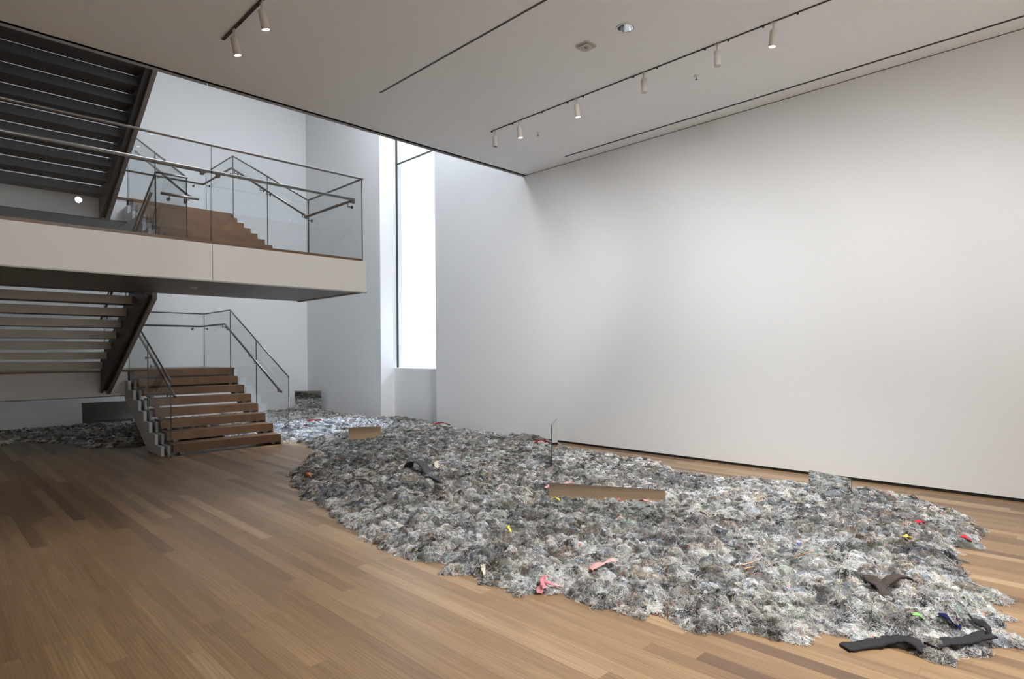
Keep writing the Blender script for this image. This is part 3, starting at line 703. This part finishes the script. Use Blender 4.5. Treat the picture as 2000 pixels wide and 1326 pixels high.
# ------------------------------------------------------------------ mirrors standing in the heap
def mirror(p0, p1, zt, tilt, label, th=.012, zb=.0, zt1=None):
    """double-sided mirror from p0 to p1 (floor plan), top at zt, leaning back by tilt degrees about its lower edge"""
    p0 = Vector((*p0, 0)); p1 = Vector((*p1, 0)); u = (p1-p0); ln = u.length; u.normalize(); nrm = Vector((u.y, -u.x, 0))
    o = MB(); hh = (zt-zb)/math.cos(math.radians(tilt))
    o.box(0, ln, -th/2, th/2, 0, hh, 'mirror', faces={'-x': 'mirror_edge', '+x': 'mirror_edge', '+z': 'mirror_edge', '-z': 'mirror_edge'})
    ob = o.build('mirror_panel')
    ob.matrix_world = Matrix.Translation(p0+Vector((0, 0, zb))) @ Matrix.Rotation(math.atan2(u.y, u.x), 4, 'Z') @ Matrix.Rotation(math.radians(tilt), 4, 'X')
    return tag(ob, label, 'mirror', 'mirrors standing in the heap')
MIR = dict(
 A=mirror((4.215, 3.745), (4.685, 2.80), .338, -4.2, 'long low mirror reflecting oak boards near the front of the heap'),
 B=mirror((4.726, 8.25), (5.13, 7.99), .441, -2.3, 'small square mirror reflecting oak boards near the foot of the staircase'),
 C=mirror((5.75, 5.05), (6.335, 5.462), .64, 0, 'upright mirror seen almost edge-on in front of the white wall'),
 D=mirror((6.85, 2.34), (6.665, 1.875), .27, 0, 'low mirror reflecting threads at the rear edge of the heap near the wall base'),
 E=mirror((7.40, 15.72), (7.85, 15.12), .58, 0, 'dark reflecting mirror in the corner beyond the window niche'),
 F=mirror((2.62, 15.55), (3.56, 15.55), .56, -9, 'plain grey mirror in the gloom under the stair landing'))

# ------------------------------------------------------------------ scraps lying on the heap
def fibre(name, col, bumpv=.5, var=.25, vs=60):
    return principled(name, col, .95, bump=bumpv, bscale=140, var=var, vscale=vs, spec=.1)
M['felt_dark'] = fibre('felt_charcoal', (.040, .037, .040))
M['felt_brown'] = fibre('felt_brown', (.075, .058, .052))
M['felt_grey'] = fibre('felt_grey', (.22, .20, .18))
M['felt_slate'] = fibre('felt_slate', (.10, .095, .105))
M['pink'] = fibre('pink_cloth', (.66, .27, .30)); M['salmon'] = fibre('salmon_cloth', (.74, .40, .36), var=.08)
M['red'] = fibre('red_cloth', (.33, .03, .035)); M['scarlet'] = fibre('scarlet_cloth', (.75, .05, .07))
M['orange'] = fibre('orange_cloth', (.75, .18, .05)); M['yellow'] = fibre('yellow_cloth', (.75, .62, .12))
M['green'] = fibre('green_cloth', (.30, .72, .18)); M['navy'] = fibre('navy_cloth', (.015, .018, .07)); M['cream'] = fibre('cream_cloth', (.72, .66, .54), var=.08)
M['copper'] = principled('copper_rod', (.60, .33, .18), .4, .6, var=.15, vscale=40)
M['bark'] = principled('twig_bark', (.16, .10, .07), .8, bump=.6, bscale=90, var=.3, vscale=30)
M['fluff'] = fibre('white_fluff', (.82, .81, .78), var=.04)
def surf(x, y):
    o_ = np.array([-.03, 0, .03]); a_, b1 = np.meshgrid(x+o_, y+o_); return float(hlook(a_.ravel(), b1.ravel()).mean())
def ribbon(name, pts, width, th, m, label, cat, group=None, ragged=.13, twist=None):
    """strip of cloth along pts (x, y, height above the heap)"""
    P_ = [Vector((x, y, surf(x, y)+z)) for x, y, z in pts]
    # resample with Catmull-Rom
    S = []
    for i in range(len(P_)-1):
        a_, b1, c_, d_ = P_[max(i-1, 0)], P_[i], P_[i+1], P_[min(i+2, len(P_)-1)]
        for k in range(8):
            t_ = k/8; S.append(.5*((2*b1)+(c_-a_)*t_+(2*a_-5*b1+4*c_-d_)*t_*t_+(3*b1-a_-3*c_+d_)*t_**3))
    S.append(P_[-1])
    mb = MB(); rows = []
    for i, s_ in enumerate(S):
        dr_ = (S[min(i+1, len(S)-1)]-S[max(i-1, 0)]).normalized()
        side = dr_.cross(Vector((0, 0, 1))); side = side.normalized() if side.length > .01 else Vector((1, 0, 0))
        if twist: side = Matrix.Rotation(twist*math.sin(i*.33), 3, dr_) @ side
        w_ = width/2*(1+random.uniform(-ragged, ragged)); up = side.cross(dr_).normalized()
        row = [mb.bm.verts.new(s_+side*w_*f+up*(t2*th/2)+up*random.uniform(-.0022, .0022)+side*random.uniform(-.0015, .0015)) for t2 in (1, -1) for f in ((-1, -.5, 0, .5, 1) if t2 == 1 else (1, .5, 0, -.5, -1))]
        rows.append(row)
    mi_ = mb.mi(m); n_ = len(rows[0])
    for A_, B_ in zip(rows, rows[1:]):
        for j in range(n_):
            f = mb.bm.faces.new((A_[j], A_[(j+1) % n_], B_[(j+1) % n_], B_[j])); f.material_index = mi_; f.smooth = True
    mb.bm.faces.new(rows[0][::-1]).material_index = mi_; mb.bm.faces.new(rows[-1]).material_index = mi_
    ob = mb.build(name, normals=True); return tag(ob, label, cat, group)
FG = 'felt strips on the heap'
ribbon('felt_strip', [(3.43, 1.005, .008), (3.55, .925, .012), (3.64, .86, .018), (3.68, .79, .035), (3.665, .73, .02), (3.63, .68, .0)], .082, .011, 'felt_dark', 'charcoal felt strip with one end lying flat on the bare oak floor', 'felt strip', FG)
ribbon('felt_strip', [(3.66, .67, .01), (3.76, .63, .02), (3.86, .56, .02), (3.96, .51, .035), (4.02, .475, .03)], .07, .010, 'felt_dark', 'charcoal felt strip curving over the right front edge of the heap', 'felt strip', FG)
ribbon('felt_strip', [(4.00, .475, .03), (4.04, .49, .045), (4.10, .53, .04), (4.18, .58, .02)], .038, .008, 'felt_dark', 'narrow black felt strip standing on edge above the right front tip', 'felt strip', FG, twist=.9)
ribbon('felt_strip', [(4.30, 1.12, .01), (4.19, 1.05, .03), (4.10, .99, .03), (4.03, .94, .0)], .066, .010, 'felt_brown', 'brown felt strip sloping forward, left of a second brown strip', 'felt strip', FG, twist=.35)
ribbon('felt_strip', [(4.22, 1.03, .0), (4.32, .99, .03), (4.44, .965, .025), (4.52, .94, .0)], .062, .010, 'felt_brown', 'short brown felt strip half buried behind the sloping one', 'felt strip', FG)
ribbon('felt_strip', [(4.40, 6.25, .0), (4.36, 6.13, .10), (4.38, 5.97, .12), (4.37, 5.82, .05), (4.37, 5.70, -.01)], .11, .012, 'felt_slate', 'dark grey felt strip folded into a hood over a hollow', 'felt strip', FG)
ribbon('felt_strip', [(4.32, 5.74, .0), (4.28, 5.60, .025), (4.25, 5.46, .02), (4.27, 5.36, -.01)], .09, .010, 'felt_slate', 'flat slate-grey felt piece just in front of the hooded strip', 'felt strip', FG)
ribbon('felt_strip', [(4.06, 4.90, .0), (4.05, 4.82, .05), (4.0, 4.70, .045), (3.98, 4.60, .0)], .055, .009, 'felt_grey', 'pale grey felt curl in the middle of the heap', 'felt strip', FG, twist=.5)
ribbon('felt_strip', [(4.10, 4.62, .0), (4.16, 4.62, .06), (4.20, 4.58, .055), (4.22, 4.53, -.01)], .05, .009, 'felt_grey', 'small grey felt loop with a dark hollow beside the pale curl', 'felt strip', FG)
CG = 'cloth scraps on the heap'
ribbon('cloth_scrap', [(2.97, 2.68, .03), (2.93, 2.66, .045), (2.90, 2.63, .02), (2.88, 2.64, .03), (2.855, 2.62, .006)], .045, .004, 'pink', 'crumpled pink rag hanging off the front edge onto the floor', 'cloth scrap', CG, .3, .6)
ribbon('cloth_scrap', [(2.93, 2.64, .03), (2.95, 2.59, .03), (3.0, 2.55, .01)], .018, .004, 'pink', 'thin pink twist trailing right from the crumpled rag', 'cloth scrap', CG, .3, .6)
ribbon('cloth_scrap', [(3.24, 2.51, .02), (3.30, 2.48, .04), (3.39, 2.48, .045), (3.48, 2.48, .04)], .05, .0035, 'salmon', 'long salmon pink cloth strip lying across the threads', 'cloth scrap', CG, .15, .3)
ribbon('cloth_scrap', [(4.78, 4.30, .02), (4.87, 4.26, .05), (4.93, 4.20, .02)], .04, .004, 'salmon', 'salmon scrap above the left corner of the long mirror', 'cloth scrap', CG, .2, .3)
ribbon('cloth_scrap', [(5.03, 4.25, .02), (5.09, 4.22, .05), (5.14, 4.18, .02)], .035, .004, 'salmon', 'salmon scrap behind the middle of the long mirror', 'cloth scrap', CG, .2, .3)
ribbon('cloth_scrap', [(7.14, 6.64, .02), (7.22, 6.60, .06), (7.32, 6.55, .05), (7.40, 6.52, .02)], .028, .006, 'red', 'dark red rag beside the edge-on mirror', 'cloth scrap', CG, .4, .8)
ribbon('cloth_scrap', [(7.50, 9.72, .03), (7.62, 9.62, .07), (7.72, 9.50, .04)], .035, .006, 'red', 'red cloth wad in front of the window niche edge', 'cloth scrap', CG, .4, .8)
ribbon('cloth_scrap', [(6.10, 12.45, .02), (6.20, 12.32, .06), (6.34, 12.20, .03)], .045, .006, 'red', 'red cloth wad beyond the stair foot near the dark corner mirror', 'cloth scrap', CG, .4, .8)
ribbon('cloth_scrap', [(3.44, 7.05, .02), (3.43, 6.96, .05), (3.44, 6.89, .02)], .03, .008, 'orange', 'bright orange scrap at the left edge of the heap', 'cloth scrap', CG, .3, .7)
ribbon('cloth_scrap', [(3.49, 3.58, .03), (3.47, 3.53, .06), (3.44, 3.47, .02)], .03, .006, 'yellow', 'yellow scrap on the heap to the left of the long mirror', 'cloth scrap', CG, .3, .8)
ribbon('cloth_scrap', [(5.53, 1.19, .02), (5.48, 1.16, .04), (5.50, 1.13, .02)], .03, .007, 'yellow', 'yellow scrap near the far right end of the heap', 'cloth scrap', CG, .3, .8)
ribbon('cloth_scrap', [(6.04, 1.21, .02), (6.06, 1.18, .03), (6.07, 1.15, .02)], .03, .005, 'scarlet', 'scarlet scrap behind the yellow one near the far right end', 'cloth scrap', CG, .2, .6)
ribbon('cloth_scrap', [(5.96, .89, .015), (5.93, .85, .025), (5.92, .81, .01)], .03, .005, 'scarlet', 'scarlet scrap at the heap edge close to the bare floor by the wall', 'cloth scrap', CG, .2, .6)
ribbon('cloth_scrap', [(3.92, .80, .02), (3.92, .775, .03), (3.93, .75, .01)], .02, .0035, 'green', 'lime green scrap near the front tip of the heap', 'cloth scrap', CG, .2, .4)
ribbon('cloth_scrap', [(4.04, .70, .02), (4.02, .665, .03), (4.01, .635, .02), (4.02, .60, .01)], .026, .005, 'navy', 'navy blue ribbon near the front tip of the heap', 'cloth scrap', CG, .2, .5)
ribbon('cloth_scrap', [(4.82, 6.30, .02), (4.74, 6.12, .06), (4.60, 5.93, .03)], .06, .006, 'cream', 'cream cloth scrap behind the hooded felt strip', 'cloth scrap', CG, .3, .5)
ribbon('cloth_scrap', [(2.86, 3.17, .03), (2.82, 3.12, .03), (2.79, 3.06, .005)], .03, .004, 'cream', 'white cloth tag hanging over the front edge, left of the pink rag', 'cloth scrap', CG, .3, .5)
def rod(name, a_, b1, r_, m, label, cat, group=None, mid=None):
    A_ = Vector((a_[0], a_[1], surf(*a_[:2])+a_[2])); B_ = Vector((b1[0], b1[1], surf(*b1[:2])+b1[2]))
    n_ = 9; pts = []
    for i in range(n_):
        t_ = i/(n_-1); q = A_.lerp(B_, t_)
        if mid: q += Vector(mid)*math.sin(PI*t_)
        pts.append(q)
    ob = MB().tube(pts, [r_*(1-.3*abs(2*i/(n_-1)-1)) for i in range(n_)], m, 8).build(name); return tag(ob, label, cat, group)
SG = 'sticks on the heap'
rod('copper_rod', (4.32, 1.60, .03), (4.40, 1.47, .055), .004, 'copper', 'thin copper rod poking out above fluffy grey threads', 'rod', SG)
rod('copper_rod', (3.90, 1.76, .03), (3.985, 1.71, .045), .0045, 'copper', 'short copper rod left of the poking one', 'rod', SG)
rod('copper_rod', (3.89, 1.74, .022), (3.96, 1.70, .022), .0045, 'copper', 'shorter copper rod just below another copper rod', 'rod', SG)
rod('twig', (3.66, 6.30, .0), (3.66, 5.80, .0), .008, 'bark', 'thin brown twig arching over the left part of the heap', 'twig', SG, (0, 0, .05))
rod('cord', (4.57, 4.56, .0), (4.57, 4.28, .0), .008, 'cream', 'pale curved cord left of the long mirror', 'cord', SG, (0, 0, .05))
rod('stick', (4.85, 2.83, .03), (5.0, 2.76, .04), .014, 'felt_grey', 'thick grey-brown stick to the right of the long mirror', 'stick', SG)
rod('twig', (7.30, 6.72, .0), (7.05, 6.42, .08), .005, 'bark', 'thin dark stem rising beside the edge-on mirror', 'twig', SG, (0, 0, .06))

# ------------------------------------------------------------------ light
def srgb_spot(name, loc, target, energy, size_deg, blend=.6, col=(1, .955, .90), rad=.05):
    l_ = bpy.data.lights.new(name, 'SPOT'); l_.energy = energy; l_.spot_size = math.radians(size_deg); l_.spot_blend = blend; l_.color = col; l_.shadow_soft_size = rad
    o = bpy.data.objects.new(name, l_); COL.objects.link(o); o.location = loc
    o.rotation_euler = (Vector(target)-Vector(loc)).to_track_quat('-Z', 'Y').to_euler(); return o
def area(name, loc, target, energy, sx, sy, col):
    l_ = bpy.data.lights.new(name, 'AREA'); l_.shape = 'RECTANGLE'; l_.size = sx; l_.size_y = sy; l_.energy = energy; l_.color = col
    o = bpy.data.objects.new(name, l_); COL.objects.link(o); o.location = loc
    o.rotation_euler = (Vector(target)-Vector(loc)).to_track_quat('-Z', 'Y').to_euler(); return o
zl = ZC-.27
LW = dict(G1=.2, G2=.12, G3=.825, G4=1.8, G5=.9, G7=1.9, G8=.55, G9=1.55, G10=1.45, G11=.1, G12=4.6)
WARM = (.975, 1.0, 1.03)
def heads(g, lst, energy, size, blend=.8):
    for x, y, tx, ty, tz in lst: srgb_spot('spot_beam', (x, y, zl), (tx, ty, tz), energy*LW[g], size, blend, WARM)
# lit heads on the long track (on to the heap) and on the stairwell track
heads('G1', [(XT, 5.85, 4.9, 5.0, 0), (XT, 4.83, 4.9, 3.6, 0), (XT, 2.359, 4.9, 2.0, 0)], 200, 95, .7)
heads('G1', [(2.34, y, 3.2, y+.3, 0) for y in (6.168, 5.5)], 40, 70, .7)
# further heads out of the picture: on the long track, turned to the long wall
heads('G2', [(XT, y, 7.97, y+1.2, 1.2) for y in (1.0, -.4, -1.8)], 200, 96, 1.)
# on the middle slot, turned to the long wall
heads('G3', [(4.15, y, 7.97, y+2.7, 1.2) for y in (3.2, 1.9, .5, -1.0)], 300, 88, 1.)
# middle slot, down on to the heap and the floor
heads('G4', [(4.15, 1.4, 4.4, 2.6, 0), (4.15, .2, 4.3, 1.3, 0), (4.15, -.6, 2.2, 1.5, 0)], 240, 96, .8)
heads('G4', [(2.3, -1.8, 1.0, .9, 0)], 50, 60, .9)  # unseen head added to brighten the floor seen in the long mirror
# unseen heads added to brighten the window wall, thrown from the middle slot
heads('G5', [(4.15, y, 7.97, 8.3, 2.3) for y in (3.35, 2.5)], 300, 52, 1.)
# stairwell track, washing balcony front and stair trays
heads('G9', [(2.30, 1.5, 1.0, 7.6, 2.75), (2.30, 2.2, 3.9, 7.6, 2.75)], 200, 38, .9)
# unseen heads added for bounce light off the gallery's far side walls
heads('G11', [(-3.2, y, XL, y, 1.7) for y in (4.5, 2, -.5, -3)], 200, 110, .9)
heads('G12', [(x, -3.0, x, YR, 1.7) for x in (2.0, 4.2, 6.4)], 200, 110, .9)
area('skylight_daylight', (6.5, 9.9, ZT-.05), (6.6, 9.9, 0), 300*LW['G10'], 2.5, 3.6, (.82, .89, 1.0))
srgb_spot('added_daylight_spot', (14.5, 11.1, 8.2), (6.1, 11.4, .1), 10000*LW['G7'], 17, .7, (.62, .74, 1.0), .7)  # added spot outside the window; cone shaped to light only the heap
world = bpy.data.worlds.new('World'); scene.world = world; world.use_nodes = True
bg = world.node_tree.nodes['Background']; bg.inputs[0].default_value = (.90, .95, 1.0, 1); bg.inputs[1].default_value = 2.5*LW['G8']

# ------------------------------------------------------------------ camera
f_, yaw, roll = 1179.5, .7856, -.00768
dv = Vector((math.sin(yaw), math.cos(yaw), 0)); r0 = Vector((math.cos(yaw), -math.sin(yaw), 0)); u0 = Vector((0, 0, 1))
rv = r0*math.cos(roll)+u0*math.sin(roll); uv = -r0*math.sin(roll)+u0*math.cos(roll)
cam = bpy.data.cameras.new('Camera'); co = bpy.data.objects.new('Camera', cam); COL.objects.link(co)
co.matrix_world = Matrix(((rv.x, uv.x, -dv.x, 0), (rv.y, uv.y, -dv.y, 0), (rv.z, uv.z, -dv.z, 1.55), (0, 0, 0, 1)))
cam.sensor_fit = 'HORIZONTAL'; cam.sensor_width = 36; cam.lens = f_*36/2000; cam.shift_x = 0; cam.shift_y = 27/2000
cam.clip_start = .05; cam.clip_end = 100
scene.camera = co
scene.cycles.max_bounces = 8; scene.cycles.diffuse_bounces = 5; scene.cycles.glossy_bounces = 4; scene.cycles.transparent_max_bounces = 20
scene.cycles.use_adaptive_sampling = True; scene.cycles.adaptive_threshold = .06
scene.cycles.caustics_reflective = False; scene.cycles.caustics_refractive = False
scene.cycles.sample_clamp_indirect = 6
scene.cycles.use_denoising = True
vs_ = scene.view_settings; vs_.view_transform = 'Standard'; vs_.look = 'None'; vs_.gamma = 1; vs_.use_curve_mapping = False; vs_.exposure = 0
